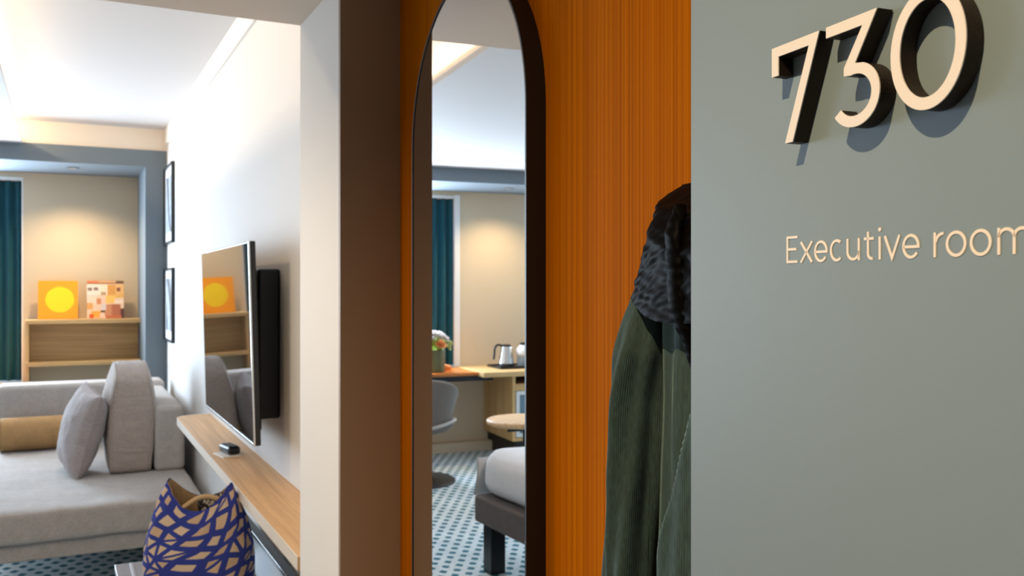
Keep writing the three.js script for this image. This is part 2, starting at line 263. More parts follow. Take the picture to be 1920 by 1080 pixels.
// ---------------------------------------------------------------- mirror on the entry wall
{
  const cx = 0.422, R = 0.249, yc = 1.703, y0 = 0.32;
  const g = thing('arch_mirror', 'tall arched mirror with deep black frame on the wooden wall', 'mirror', C.clone().setY(y0), TURN_WOOD);
  const arch = (r, b) => { const s = new THREE.Shape(); s.moveTo(cx - r, b - y0); s.lineTo(cx - r, yc - y0); s.absarc(cx, yc - y0, r, Math.PI, 0, true); s.lineTo(cx + r, b - y0); s.closePath(); return s; };
  const fr = arch(R + 0.003, y0); fr.holes.push(new THREE.Path(arch(R - 0.0005, y0 + 0.003).getPoints(48)));
  part(g, 'frame', extr(fr, 0.0300, 0.0005, 64), M.black);
  part(g, 'backing', extr(arch(R - 0.0006, y0 + 0.0035), 0.024, 0.001, 64), M.black);
  { const q = new THREE.ExtrudeGeometry(arch(R - 0.0046, y0 + 0.0075), { depth: 0.001, bevelEnabled: true, bevelSize: 0.004, bevelThickness: 0.0012, bevelSegments: 1, curveSegments: 64 }); q.translate(0, 0, 0.0268); part(g, 'glass', q, M.mirror); }
}

// ---------------------------------------------------------------- coat on the entry wall
{
  const hookS = 1.135, hookY = 1.555;
  const hook = thing('coat_hook', 'black wall hook behind the hanging coat', 'hook', C.clone().setY(hookY), TURN_WOOD);
  part(hook, 'plate', bx(hookS - 0.02, hookS + 0.02, -0.045, 0.02, 0, 0.005, null, 0.002), M.darkMetal);
  part(hook, 'prong', tube([new THREE.Vector3(hookS, -0.02, 0.003), new THREE.Vector3(hookS, -0.03, 0.02), new THREE.Vector3(hookS, -0.015, 0.035), new THREE.Vector3(hookS, 0.003, 0.038)], 0.004, 24), M.darkMetal);
  const g = thing('coat', 'dark green corduroy coat with black quilted yoke hanging behind the open door', 'coat', C.clone().setY(0.62), TURN_WOOD);
  const Y0 = 0.62;
  // left outline of the garment, s by height
  const out = [[1.556, 1.075], [1.548, 1.046], [1.535, 1.025], [1.51, 1.010], [1.478, 0.994], [1.447, 0.981], [1.421, 0.963], [1.38, 0.946], [1.333, 0.936], [1.268, 0.931], [1.202, 0.924], [1.129, 0.917], [0.95, 0.905], [0.62, 0.89]];
  const sL = (y) => { for (let i = 1; i < out.length; i++) if (y >= out[i][0]) { const [a, b] = [out[i - 1], out[i]], k = (y - b[0]) / (a[0] - b[0]); return b[1] + (a[1] - b[1]) * Math.min(1, k); } return out[out.length - 1][1]; };
  const sm = (a, b, x) => { const k = Math.max(0, Math.min(1, (x - a) / (b - a))); return k * k * (3 - 2 * k); };
  // the outline above is where the edge shows at 5 cm off the wall; each section is placed so that its edge falls on it
  const VX = 0.525, VZ = 0.851, q0 = (y) => VZ * 0.05 - VX * sL(y);
  const sec = (a, sc, oc, A, B, n) => { const c = Math.cos(a), s = Math.sin(a); return [sc + Math.sign(c) * Math.pow(Math.abs(c), 2 / n) * A, oc + Math.sign(s) * Math.pow(Math.abs(s), 2 / n) * B]; };
  const sleeve = (u, v) => { const y = 1.440 - v * 0.52, a = u * Math.PI * 2, top = Math.min(1, 0.55 + v * 4), A = (0.024 + 0.008 * v) * (0.7 + 0.3 * top), B = 0.034 * top, oc = 0.042;
    const sc = (VZ * oc + Math.hypot(VZ * B, VX * A) - q0(y)) / VX, [s, o] = sec(a, sc, oc, A, B, 2);
    const f = 0.0035 * Math.cos(3 * a + 5 * v + 1) * sm(0.02, 0.2, v) + 0.0025 * Math.sin(7 * a - 7 * v) * sm(0, 0.15, v) + 0.0015 * noise.noise(u * 8, v * 9, 2);
    return new THREE.Vector3(s + Math.cos(a) * f, y - Y0, o + Math.sin(a) * f * 1.6); };
  part(g, 'sleeve', uvScale(surf(sleeve, 96, 90, true), 1.0, 4), M.coatGreen);
  const body = (u, v) => { const y = 1.448 - v * 0.80, a = u * Math.PI * 2, sc = 1.160, A = 0.138 + 0.02 * v, [s, o] = sec(a, sc, 0.031, A, 0.027, 3.2);
    const front = sm(0.031, 0.05, o), es = 1.113 - 0.36 * Math.max(0, 1.345 - y), lap = sm(es - 0.002, es + 0.004, s) * sm(1.37, 1.33, y);
    const fold = 0.0035 * Math.sin(s * 95 + 5 * y) * sm(1.45, 1.3, y) + 0.002 * Math.sin(s * 190 - 6 * y + 1) + 0.0015 * noise.noise(s * 20, y * 8, 5);
    return new THREE.Vector3(s, y - Y0, Math.max(0.004, o + front * (fold + 0.018 * lap))); };
  part(g, 'body', uvScale(surf(body, 360, 120, true), 3.0, 4), M.coatGreen);
  // black yoke: shoulder of gathered satin
  const yoke = (u, v) => { const a = u * Math.PI * 2, ca = Math.cos(a), low = 1.440 - 0.022 * sm(-1, -0.2, ca), y = 1.557 - v * (1.557 - low), B = 0.004 + 0.034 * Math.pow(sm(0, 0.55, v), 0.6), oc = 0.007 + B, q = q0(y), n = 2.6, m = n / (n - 1);
    let lo = 0.005, hi = 0.35; for (let i = 0; i < 30; i++) { const A = (lo + hi) / 2, h = Math.pow(Math.pow(VX * A, m) + Math.pow(VZ * B, m), 1 / m); (VZ * oc - VX * (1.285 - A) + h < q) ? lo = A : hi = A; }
    const [s, o] = sec(a, 1.285 - lo, oc, lo, B, n), k = sm(0.0, 0.2, v) * sm(-0.02, 0.25, Math.sin(a) + 0.3);
    const wr = 0.0030 * noise.noise(s * 14 + y * 8, y * 75 + s * 20, 1) + 0.0018 * noise.noise(s * 40, y * 130 - s * 45, 7);
    return new THREE.Vector3(s + k * wr * 0.6 * ca, y - Y0, Math.max(0.004, o + k * wr)); };
  part(g, 'yoke', surf(yoke, 300, 110, true), M.coatBlack, null, 'black gathered satin yoke');
  // lapel: a rolled black edge running down the front
  const lap = (u, v) => { const y = 1.528 - 0.170 * v, a = u * Math.PI * 2, wd = (0.008 + 0.004 * Math.sin(Math.PI * Math.min(1, v * 1.15))) * (v > 0.85 ? (1 - v) / 0.15 : 1) * sm(-0.05, 0.1, v) + 0.0004, s = 1.092 + 0.030 * v + 0.002 * Math.sin(9 * v);
    return new THREE.Vector3(s + Math.cos(a) * wd, y - Y0, 0.081 - 0.014 * sm(0.5, 1, v) - 0.012 * sm(0.18, 0, v) + Math.sin(a) * 0.0065 + 0.0015 * noise.noise(u * 4, v * 26, 3)); };
  part(g, 'lapel', surf(lap, 28, 90, true), M.coatBlack, null, 'black rolled lapel');
}
function uvScale(g, a, b) { const uv = g.attributes.uv; for (let i = 0; i < uv.count; i++) uv.setXY(i, uv.getX(i) * a, uv.getY(i) * b); return g; }

// ---------------------------------------------------------------- television wall
{
  const t0 = 2.955, t1 = 4.05, w = t1 - t0, h = 0.655;
  const g = thing('television', 'wide flat television on the white wall above the shelf', 'television', P(0.545, 0.945, t1), -Math.PI / 2); // local x toward the camera, z to the room
  const tilt = new THREE.Matrix4().makeRotationX(1.6 * RAD);
  part(g, 'bezel', bx(0, w, 0, h, -0.022, -0.001, null, 0.004).applyMatrix4(tilt), M.blackSatin);
  part(g, 'screen', bx(0.006, w - 0.006, 0.010, h - 0.006, -0.003, 0.0005).applyMatrix4(tilt), phys({ color: 0x050506, roughness: 0.03, ior: 2.33, specularIntensity: 1 }), null, 'glossy dark screen mirroring the room');
  part(g, 'edge_strip', bx(0, w, 0, 0.006, -0.004, 0.0015).applyMatrix4(tilt), M.steel, null, 'thin silver lower edge');
  part(g, 'edge_strip', bx(w - 0.004, w, 0.006, h, -0.004, 0.0012).applyMatrix4(tilt), M.steel, null, 'thin silver side edge');
  part(g, 'housing', bx(0.10, w - 0.10, 0.03, h - 0.10, -0.045, -0.02, null, 0.010).applyMatrix4(tilt), M.black);
  part(g, 'wall_mount', bx(0.17, w - 0.17, 0.06, 0.57, -0.119, -0.044, null, 0.01), M.darkMetal);
}
{
  // shelf with one rounded far corner
  const t0 = 2.15, t1 = 4.80, r0 = 0.499, sh = new THREE.Shape(), L = t1 - t0, D = R_TV - r0, q = 0.11;
  sh.moveTo(0, 0); sh.lineTo(L, 0); sh.lineTo(L, D); sh.lineTo(q, D); sh.absarc(q, D - q, q, Math.PI / 2, Math.PI, false); sh.closePath();
  const geo = new THREE.ExtrudeGeometry(sh, { depth: 0.030, bevelEnabled: true, bevelSize: 0.0015, bevelThickness: 0.0015, bevelSegments: 2, curveSegments: 24 });
  geo.rotateX(Math.PI / 2); // shape y -> z, depth -> -y
  const ws = thing('wall_shelf', 'long pale oak shelf with rounded end under the television', 'shelf', P(R_TV, 0.8125, t1), -Math.PI / 2);
  part(ws, 'board', uvm(geo, 'x'), M.oak);
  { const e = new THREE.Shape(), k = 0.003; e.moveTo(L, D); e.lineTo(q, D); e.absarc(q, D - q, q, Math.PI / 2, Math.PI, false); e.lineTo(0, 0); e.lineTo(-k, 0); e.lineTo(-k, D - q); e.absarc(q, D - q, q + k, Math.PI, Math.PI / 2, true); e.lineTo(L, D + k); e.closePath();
    const eg = new THREE.ExtrudeGeometry(e, { depth: 0.033, bevelEnabled: false, curveSegments: 24 }); eg.translate(0, 0, -0.0015); eg.rotateX(Math.PI / 2); part(ws, 'daylit_edge', uvm(eg, 'x'), std({ color: 0xe2d6c8, roughness: 0.45 }), null, 'front edge coloured pale for the daylight on it'); }  // daylight on the front edge, put into the colour of a thin strip
  // small things on the shelf
  const rp = P(0.572, 0.818, 3.60);
  const rc = thing('remote_control', 'small black remote control lying on the oak shelf', 'remote', rp, 0.18);
  part(rc, 'body', bx(-0.024, 0.024, 0.000, 0.030, -0.055, 0.055, null, 0.010), M.blackSatin);
  part(rc, 'button_panel', bx(-0.018, 0.018, 0.029, 0.0312, -0.048, 0.045, null, 0.0005), M.darkMetal);
  for (let i = 0; i < 4; i++) for (const s of [-0.009, 0.009]) part(rc, 'button', new THREE.CylinderGeometry(0.004, 0.004, 0.002, 12).translate(s, 0.0318, -0.038 + i * 0.024), M.black);
  single('notepad', 'small white notepad beneath the black remote control', 'notepad', bx(-0.036, 0.03, 0, 0.005, -0.055, 0.06), M.frameWhite, P(0.560, 0.8128, 3.585), 0.18);
}
// framed prints beside the pilaster
function printTex(kind) {
  return tex(128, 160, null, (u, v) => {
    const m = (u < 0.14 || u > 0.86 || v < 0.12 || v > 0.88); if (m) return [226, 230, 234];
    const x = (u - 0.14) / 0.72, y = (v - 0.12) / 0.76; let k;
    if (kind) k = 0.35 + 0.5 * Math.pow(Math.abs(Math.sin(3.1 * x + 2.2 * y * y)), 2) + 0.2 * (n2(u, v) - 0.5);
    else { k = 0.78 + 0.2 * (n2(u, v) - 0.5); const d = Math.abs(x - 0.85 + 0.75 * y + 0.1 * Math.sin(5 * y)); if (d < 0.12) k = 0.25 + d * 2; }
    return [k * 205, k * 218, k * 236].map(clamp8);
  });
}
for (const [y0, y1, kind, label] of [[1.755, 2.295, 0, 'upper black framed print with a slanting dark stroke beside the pilaster'], [1.083, 1.585, 1, 'lower black framed print in soft grey tones beside the pilaster']]) {
  const g = thing('picture_frame', label, 'picture', P(R_TV, y0, 6.93), -Math.PI / 2, 'framed prints'), w = 0.525, h = y1 - y0, b = 0.014;
  part(g, 'frame', merge(bx(0, w, 0, b, 0, 0.022), bx(0, w, h - b, h, 0, 0.022), bx(0, b, b, h - b, 0, 0.022), bx(w - b, w, b, h - b, 0, 0.022)), M.blackSatin);
  const pl = new THREE.BoxGeometry(w - 2 * b, h - 2 * b, 0.006); pl.translate(w / 2, h / 2, 0.009);
  part(g, 'print', pl, std({ map: printTex(kind), roughness: 0.6 }));
}

// ---------------------------------------------------------------- sofa with cushions
{
  const o = P(0.12, 0, 5.65);
  const g = thing('daybed_sofa', 'grey taupe daybed sofa with low back and corner arm', 'sofa', o);
  const l = -0.375, r = 0.612;
  const wob = (geo, a) => { const p = geo.attributes.position; for (let i = 0; i < p.count; i++) { const x = p.getX(i), y = p.getY(i), z = p.getZ(i); p.setY(i, y + a * noise.noise(x * 5, z * 5, 3)); } return geo; };
  part(g, 'base', boxRT(l + 0.01, r - 0.012, 0.215, 0.300, 4.64, 6.72, o, null, 0.012), M.sofa);
  const seat = softBox(r - l, 0.155, 1.92, 0.028, 40, 16, 70); seat.translate((r + l) / 2 - o.x, 0.3705, -5.57 - o.z);
  wob(seat, 0.007); seat.computeVertexNormals(); part(g, 'seat', uvm(seat), M.sofa);
  part(g, 'backrest', boxRT(l, r, 0.30, 0.835, 6.50, 6.75, o, null, 0.035), M.sofa);
  part(g, 'arm', boxRT(0.447, r - 0.008, 0.446, 0.800, 5.30, 6.52, o, null, 0.030), M.sofa);
  for (const [a, b] of [[l + 0.06, 4.72], [r - 0.07, 4.72], [l + 0.06, 6.62], [r - 0.07, 6.62]]) part(g, 'leg', boxRT(a - 0.025, a + 0.025, 0, 0.217, b - 0.025, b + 0.025, o), M.black);
}
{ // box cushion, upright against the arm, piped edges
  const o = P(0.325, 0.447, 5.6), w = 0.21, h = 0.585, d = 0.56;
  const g = thing('box_cushion', 'tall thick box cushion with piped seams against the sofa arm', 'cushion', o);
  const geo = softBox(w, h, d, 0.028, 24, 44, 40); geo.translate(0, h / 2, 0);
  const shape = (x, y, z) => { const ky = y / h, fy = Math.sin(Math.PI * Math.max(0, Math.min(1, ky))), fz = Math.cos(Math.PI * Math.max(-0.5, Math.min(0.5, z / d / 1.15)));
    const bulge = 1 + 0.30 * fy * fz - 0.20 * Math.pow(Math.max(0, ky - 0.55) / 0.45, 2) + 0.05 * fy; return [x * bulge + 0.004 * noise.noise(x * 20, y * 14, z * 14) + 0.015 * ky, y * (1 - 0.13 * Math.pow(Math.abs(2 * z / d), 2.4)) + 0.005 * noise.noise(x * 24, y * 10, z * 12), z * (1 + 0.05 * fy) + 0.004 * noise.noise(x * 9, y * 40, z * 4) - 0.03 * ky * ky]; };
  const p = geo.attributes.position; for (let i = 0; i < p.count; i++) p.setXYZ(i, ...shape(p.getX(i), p.getY(i), p.getZ(i)));
  const g2 = geo; g2.computeVertexNormals();
  const c = part(g, 'cover', uvm(g2), M.cushion);
  for (const s of [-1, 1]) { const pts = []; const q = 0.5; const a = (w / 2 - 0.0082) * s, loop = [[0.03, 0], [0.25, 0], [0.5, 0], [0.75, 0], [0.97, 0.03]];
    const rect = [], ry = h / 2 - 0.0082, rz = d / 2 - 0.0082, cr = 0.02; for (const [sy, sz, a0] of [[1, 1, 0], [1, -1, 90], [-1, -1, 180], [-1, 1, 270]]) { for (let i = 0; i <= 5; i++) { const t = (a0 + 18 * i) * RAD; rect.push([h / 2 + sy * (ry - cr) + cr * Math.sin(t), sz * (rz - cr) + cr * Math.cos(t)]); } const horiz = a0 === 0 || a0 === 180; for (let i = 1; i < 10; i++) { const k = 1 - 2 * i / 10; rect.push(horiz ? [h / 2 + sy * ry, sz * (rz - cr) * k] : [h / 2 + sy * (ry - cr) * k, sz * rz]); } }
    for (const [y, z] of rect) { const [X, Y, Z] = shape(a, y, z * 0.999); pts.push(new THREE.Vector3(X, Y, Z)); }
    part(c, 'piping', tube(pts, 0.0055, 220, 8, true), M.cushion); }
}
function pillowGeo(w, h, th, sd) {
  const f = (sg) => surf((u, v) => { const a = u * 2 - 1, b = v * 2 - 1, k = Math.pow(Math.max(0, (1 - a * a) * (1 - b * b)), 0.42), pin = 1 - 0.07 * (1 - a * a) * Math.abs(b) ** 3, pin2 = 1 - 0.07 * (1 - b * b) * Math.abs(a) ** 3;
    const wr = 0.012 * noise.noise(a * 2.2, b * 2.2, sd + sg) + 0.005 * noise.noise(a * 7, b * 5, sd);
    return new THREE.Vector3(sg * a * w / 2 * pin2, b * h / 2 * pin, sg * k * (th / 2 + wr)); }, 40, 40);
  return merge(f(1), f(-1));
}
{
  const g = thing('throw_pillow', 'soft square grey pillow leaning on the taller box cushion', 'pillow', P(0.022, 0.447, 5.46));
  const geo = pillowGeo(0.45, 0.46, 0.20, 4); uvScale(geo, 0.46, 0.46);
  geo.rotateZ(-0.10); geo.translate(0, 0.225, 0); geo.rotateX(-0.24); geo.rotateY(-Math.PI / 2 + 0.16); geo.translate(0.015, 0.014, 0);
  part(g, 'cover', geo, M.pillow);
}
{
  const o = P(-0.12, 0.447, 6.36);
  const g = thing('bolster', 'tan cylindrical bolster lying along the sofa back', 'bolster', o);
  const geo = lathe([[0, -0.235], [0.085, -0.235], [0.098, -0.228], [0.102, -0.215], [0.103, 0], [0.102, 0.215], [0.098, 0.228], [0.085, 0.235], [0, 0.235]], 40); geo.rotateZ(Math.PI / 2); geo.translate(0.005, 0.103, 0);
  const c = part(g, 'cover', uvm(geo), M.bolster);
  for (const s of [-0.226, 0.236]) part(c, 'piping', new THREE.TorusGeometry(0.0985, 0.003, 6, 40).rotateY(Math.PI / 2).translate(s, 0.103, 0), M.bolster);
}

// ---------------------------------------------------------------- luggage bench and tote bag
{
  const o = P(0.4, 0, 3.05);
  const g = thing('luggage_bench', 'low grey luggage bench with upright back under the shelf', 'bench', o);
  const top = std({ color: 0x8a8a92, roughness: 0.35 });
  part(g, 'top', boxRT(0.165, 0.60, 0.425, 0.45, 2.45, 3.58, o, null, 0.004), top);
  for (const r of [0.22, 0.31, 0.40, 0.49]) part(g, 'strip', boxRT(r - 0.006, r + 0.006, 0.449, 0.455, 2.47, 3.56, o, null, 0.002), M.strip);
  part(g, 'back_panel', boxRT(0.602, 0.622, 0.40, 0.575, 2.45, 3.58, o), std({ color: 0xaab4bd, roughness: 0.3 }));
  part(g, 'edge_rail', boxRT(0.597, 0.628, 0.575, 0.590, 2.44, 3.59, o, null, 0.003), M.blackSatin);
  for (const t of [2.55, 3.48]) for (const r of [0.19, 0.58]) part(g, 'leg', boxRT(r - 0.012, r + 0.012, 0, 0.426, t - 0.012, t + 0.012, o), M.black);
}
{
  const cv = document.createElement('canvas'); cv.width = 1024; cv.height = 512; const x = cv.getContext('2d');
  x.fillStyle = '#2b3c98'; x.fillRect(0, 0, 1024, 512);
  const NX = 15, NY = 8, cw = 1024 / NX, ch = 512 / NY, vx = [];
  for (let j = 0; j <= NY; j++) { vx.push([]); for (let i = 0; i < NX; i++) vx[j].push([(i + 0.5 * (j % 2) + 0.62 * (rnd() - 0.5)) * cw, (j + 0.55 * (rnd() - 0.5)) * ch]); }
  const at = (i, j) => { const q = vx[j][((i % NX) + NX) % NX]; return [q[0] + Math.floor(i / NX) * 1024, q[1]]; };
  const fillPoly = (pts) => { const n = pts.length, cx = pts.reduce((q, p) => q + p[0], 0) / n, cy = pts.reduce((q, p) => q + p[1], 0) / n, k = 0.53 + 0.12 * rnd(); x.fillStyle = ['#d2b79a', '#c9ad92', '#d9c2a8'][Math.floor(rnd() * 3)]; for (const off of [0, -1024]) { x.beginPath(); pts.forEach((p, i) => { const px = cx + (p[0] - cx) * k + off, py = cy + (p[1] - cy) * k; i ? x.lineTo(px, py) : x.moveTo(px, py); }); x.closePath(); x.fill(); } };
  for (let j = 0; j < NY; j++) for (let i = 0; i < NX; i++) { const A = at(i, j), B = at(i + 1, j), D = at(i + (j % 2), j + 1), Cc = at(i + 1 + (j % 2), j + 1), q = rnd(); if (q < 0.55) fillPoly([A, B, Cc, D]); else if (q < 0.78) { fillPoly([A, B, Cc]); fillPoly([A, Cc, D]); } else { fillPoly([A, B, D]); fillPoly([B, Cc, D]); } }
  const bt = new THREE.CanvasTexture(cv); bt.colorSpace = THREE.SRGBColorSpace; bt.wrapS = bt.wrapT = THREE.RepeatWrapping; bt.magFilter = THREE.LinearFilter;
  const cloth = std({ map: bt, roughness: 0.9, side: THREE.DoubleSide, bumpMap: weave, bumpScale: 0.0006 }), lining = std({ color: 0xb99c78, roughness: 0.95, side: THREE.DoubleSide });
  const o = P(0.385, 0.456, 3.0);
  const g = thing('tote_bag', 'blue and tan patterned fabric tote bag on the luggage bench', 'bag', o, -26.3 * RAD);
  const rim = (a) => 0.335 + 0.058 * Math.pow(Math.max(0, -Math.cos(a)), 1.7) + 0.045 * Math.pow(Math.max(0, Math.cos(a)), 1.7) - 0.035 * Math.pow(Math.max(0, Math.sin(a)), 2) - 0.005 * Math.pow(Math.max(0, -Math.sin(a)), 2);
  const wall = (k, top) => (u, v) => { const a = u * Math.PI * 2, y = v * rim(a) * top, q = v, belly = 0.80 + 0.34 * Math.sin(Math.PI * Math.pow(Math.min(1, q * 0.92 + 0.06), 0.85)) - 0.20 * q;
    const ca = Math.cos(a), sa = Math.sin(a), cx = Math.sign(ca) * Math.pow(Math.abs(ca), 0.8), sx = Math.sign(sa) * Math.pow(Math.abs(sa), 0.8), f = 0.006 * noise.noise(ca * 3, y * 9, sa * 3) + 0.004 * noise.noise(ca * 8, y * 16, sa * 8);
    return new THREE.Vector3(cx * (0.160 * belly * k + f), y + 0.001, sx * ((0.105 * belly * (1 - 0.35 * q)) * k + f)); };
  const outer = surf(wall(1, 1), 96, 40, true), bottom = new THREE.CircleGeometry(0.08, 24).rotateX(-Math.PI / 2).scale(1.4, 1, 1).translate(0, 0.002, 0);
  part(g, 'shell', merge(outer, bottom), cloth);
  part(g, 'lining', surf((u, v) => wall(0.965, 0.995)(1 - u, 0.25 + 0.75 * v), 96, 30, true), lining, null, 'tan inner lining');
  const hp = []; for (let i = 0; i <= 16; i++) { const k = i / 16; hp.push(new THREE.Vector3(-0.05 + 0.15 * k, 0.30 + 0.04 * Math.sin(Math.PI * k), 0.03 - 0.03 * k)); }
  part(g, 'handle', tube(hp, 0.008, 40, 8), lining, null, 'tan strap folded into the opening');
  single('pouch', 'black patterned pouch peeking from the tote bag opening', 'pouch', pillowGeo(0.12, 0.10, 0.03, 9).rotateX(-0.5).rotateZ(0.30), std({ map: tex(64, 64, null, (u, v) => { const k = n2(u, v) > 0.55 ? 190 : 18; return [k, k * 0.95, k * 0.9]; }), roughness: 0.8 }), P(0.432, 0.752, 2.99), -26.3 * RAD);
}

// ---------------------------------------------------------------- far wall: shelf unit, records, desk, curtains
{
  const o = P(0.14, 0, T_BACK - 0.14);
  const g = thing('shelf_unit', 'oak wall unit with two boards beside the teal curtain', 'shelf unit', o);
  const l = -0.247, r = 0.522, f = T_BACK - 0.27;
  part(g, 'top_board', boxRT(l, r, 1.188, 1.218, f, T_BACK, o, 'x', 0.002), M.oakDesk);
  part(g, 'lower_board', boxRT(l, r, 0.882, 0.912, f - 0.01, T_BACK, o, 'x', 0.002), M.oakDesk);
  part(g, 'side_panel', boxRT(l, l + 0.024, 0, 1.188, f + 0.01, T_BACK, o, 'y', 0.001), M.oakDesk);
    part(g, 'back_panel', boxRT(l + 0.024, r, 0.912, 1.188, T_BACK - 0.02, T_BACK - 0.001, o, 'x'), M.oakDesk);
}
function leaner(name, label, cat, r, w, h, map, group) {
  const geo = new THREE.BoxGeometry(w, h, 0.012); geo.translate(0, h / 2, 0); geo.rotateX(-0.17);
  return single(name, label, cat, geo, std({ map, roughness: 0.55 }), P(r, 1.2195, T_BACK - 0.135), 0, group);
}
leaner('record_sleeve', 'square orange sleeve with a yellow blob standing on the oak shelf', 'record sleeve', -0.035, 0.266, 0.288, tex(128, 128, null, (u, v) => { const d = Math.hypot(u - 0.54, (v - 0.5) * 1.08) + 0.004 * Math.sin(7 * Math.atan2(v - 0.5, u - 0.5)); return d < 0.36 ? [255, 214, 12] : [255, 160, 14]; }));
{
  const cv = document.createElement('canvas'); cv.width = cv.height = 256; const x = cv.getContext('2d');
  const F = (c, a, b, w, h) => { x.fillStyle = c; x.fillRect(a, b, w, h); };
  F('#e9c7a8', 0, 0, 256, 256); F('#e07a4e', 0, 0, 80, 14); F('#d9a06a', 80, 0, 120, 14); F('#6a4a30', 200, 0, 56, 14); F('#8a5a34', 0, 14, 256, 7);
  F('#f4ddcb', 0, 26, 90, 70); F('#8e7a70', 6, 46, 30, 22); F('#8e7a70', 46, 44, 32, 22); F('#f6dcc0', 90, 26, 52, 70); F('#b89a78', 96, 76, 36, 22);
  F('#d99a4e', 142, 26, 56, 74); F('#e8b474', 198, 26, 58, 60); F('#8a5638', 206, 46, 26, 26); F('#f2bf62', 130, 98, 66, 56); F('#e4b060', 196, 86, 60, 30);
  F('#ecd0b8', 0, 96, 66, 60); F('#d08a5a', 66, 120, 32, 40); F('#e8c4b0', 98, 110, 30, 80); F('#dfa05a', 0, 150, 40, 44); F('#c98a62', 120, 160, 110, 80);
  F('#b06a4c', 170, 160, 62, 84); F('#5e3436', 232, 190, 24, 66); F('#f0d8c4', 190, 130, 60, 26); F('#d8c8c8', 96, 160, 36, 40); F('#5c4a30', 94, 202, 30, 14); F('#f6a840', 30, 206, 64, 44); F('#e05a14', 16, 226, 30, 28); F('#efc8b4', 88, 222, 34, 26); F('#c07048', 128, 236, 110, 20);
  const t = new THREE.CanvasTexture(cv); t.colorSpace = THREE.SRGBColorSpace; t.magFilter = THREE.LinearFilter;
  leaner('magazine', 'magazine with a collage of room photographs standing on the oak shelf', 'magazine', 0.287, 0.256, 0.288, t);
}
{ // curtains: pleated cloth with thickness
  const pleat = (w, sd) => { const N = Math.round(w / 0.004), f = (s) => surf((u, v) => { const x = u * w, ph = x * 6.283 / 0.075 + 0.6 * Math.sin(x * 17 + sd), z = 0.022 * Math.sin(ph) + 0.006 * Math.sin(ph * 2 + sd) * v; return new THREE.Vector3(x, 1 - v, z + s * 0.0012); }, N, 12); return merge(f(1), f(-1)); };
  const H = WT - 0.014 - 0.76;
  for (const [r, wd, label, sd] of [[W0 + 0.02, 0.25, 'teal curtain gathered at the desk and flowers side of the window', 1], [W1 - 0.193, 0.187, 'teal curtain gathered at the oak shelf side of the window', 4]]) {
    const geo = pleat(wd, sd); geo.scale(1, H, 1); const uv = geo.attributes.uv; for (let i = 0; i < uv.count; i++) uv.setXY(i, uv.getX(i) * 0.5, uv.getY(i) * H);
    single('curtain', label, 'curtain', geo, M.curtain, P(r, 0.762, T_BACK + 0.05), 0, 'teal curtains');
  }
  const g = thing('curtain_rail', 'white rail holding the teal curtains inside the window head', 'rail', P((W0 + W1) / 2, WT - 0.03, T_BACK + 0.11));
  part(g, 'track', bx(-0.62, 0.62, -0.001, 0.0095, -0.012, 0.012), M.frameWhite);
}
{
  const o = P(-0.92, 0, 7.36);
  const g = thing('desk', 'orange brown desk with dark apron below the window', 'desk', o);
  part(g, 'desktop', boxRT(-1.558, -0.27, 0.722, 0.745, 7.08, T_BACK - 0.002, o, 'x', 0.003), M.orangeWood);
  part(g, 'apron', boxRT(-1.70, -0.30, 0.672, 0.711, 7.11, 7.14, o), M.black);
  part(g, 'leg', boxRT(-0.35, -0.31, 0, 0.722, 7.11, 7.15, o), M.black);
  part(g, 'leg', boxRT(-0.35, -0.31, 0, 0.722, 7.50, 7.54, o), M.black);
}
{
  const o = P(-2.2, 0, 7.3), f = 6.97, l = -2.75, r = -1.82;
  const g = thing('minibar_cabinet', 'oak counter cabinet with small fridge behind the round table', 'cabinet', o);
  part(g, 'countertop', boxRT(l, -1.56, 0.712, 0.752, f - 0.01, T_BACK - 0.001, o, 'x', 0.002), M.oakDesk);
  part(g, 'side_panel', boxRT(r - 0.025, r, 0.168, 0.712, f, T_BACK - 0.001, o, 'y'), M.oakDesk);
  part(g, 'bottom_board', boxRT(l, r - 0.025, 0.168, 0.195, f, T_BACK - 0.02, o, 'x'), M.oakDesk);
  part(g, 'rail', boxRT(l, r - 0.025, 0.590, 0.645, f, T_BACK - 0.02, o, 'x'), M.oakDesk);
  part(g, 'divider', boxRT(-2.42, -2.395, 0.195, 0.712, f, T_BACK - 0.02, o, 'y'), M.oakDesk);
  part(g, 'drawer', boxRT(l + 0.003, -2.423, 0.2, 0.585, f + 0.004, f + 0.024, o, 'x'), M.oakDesk);
  part(g, 'fridge_body', boxRT(-2.385, -1.855, 0.2, 0.585, f + 0.03, T_BACK - 0.03, o), M.black);
  const d = part(g, 'fridge_door', merge(boxRT(-2.385, -1.855, 0.2, 0.23, f + 0.004, f + 0.028, o), boxRT(-2.385, -1.855, 0.555, 0.585, f + 0.004, f + 0.028, o), boxRT(-2.385, -2.355, 0.23, 0.555, f + 0.004, f + 0.028, o), boxRT(-1.885, -1.855, 0.23, 0.555, f + 0.004, f + 0.028, o)), M.frameWhite);
  part(d, 'pane', boxRT(-2.355, -1.885, 0.23, 0.555, f + 0.014, f + 0.02, o), std({ color: 0x6f8796, roughness: 0.08 }));
  part(g, 'plinth', boxRT(l, -1.86, 0, 0.168, f + 0.05, T_BACK - 0.001, o), M.black);
}
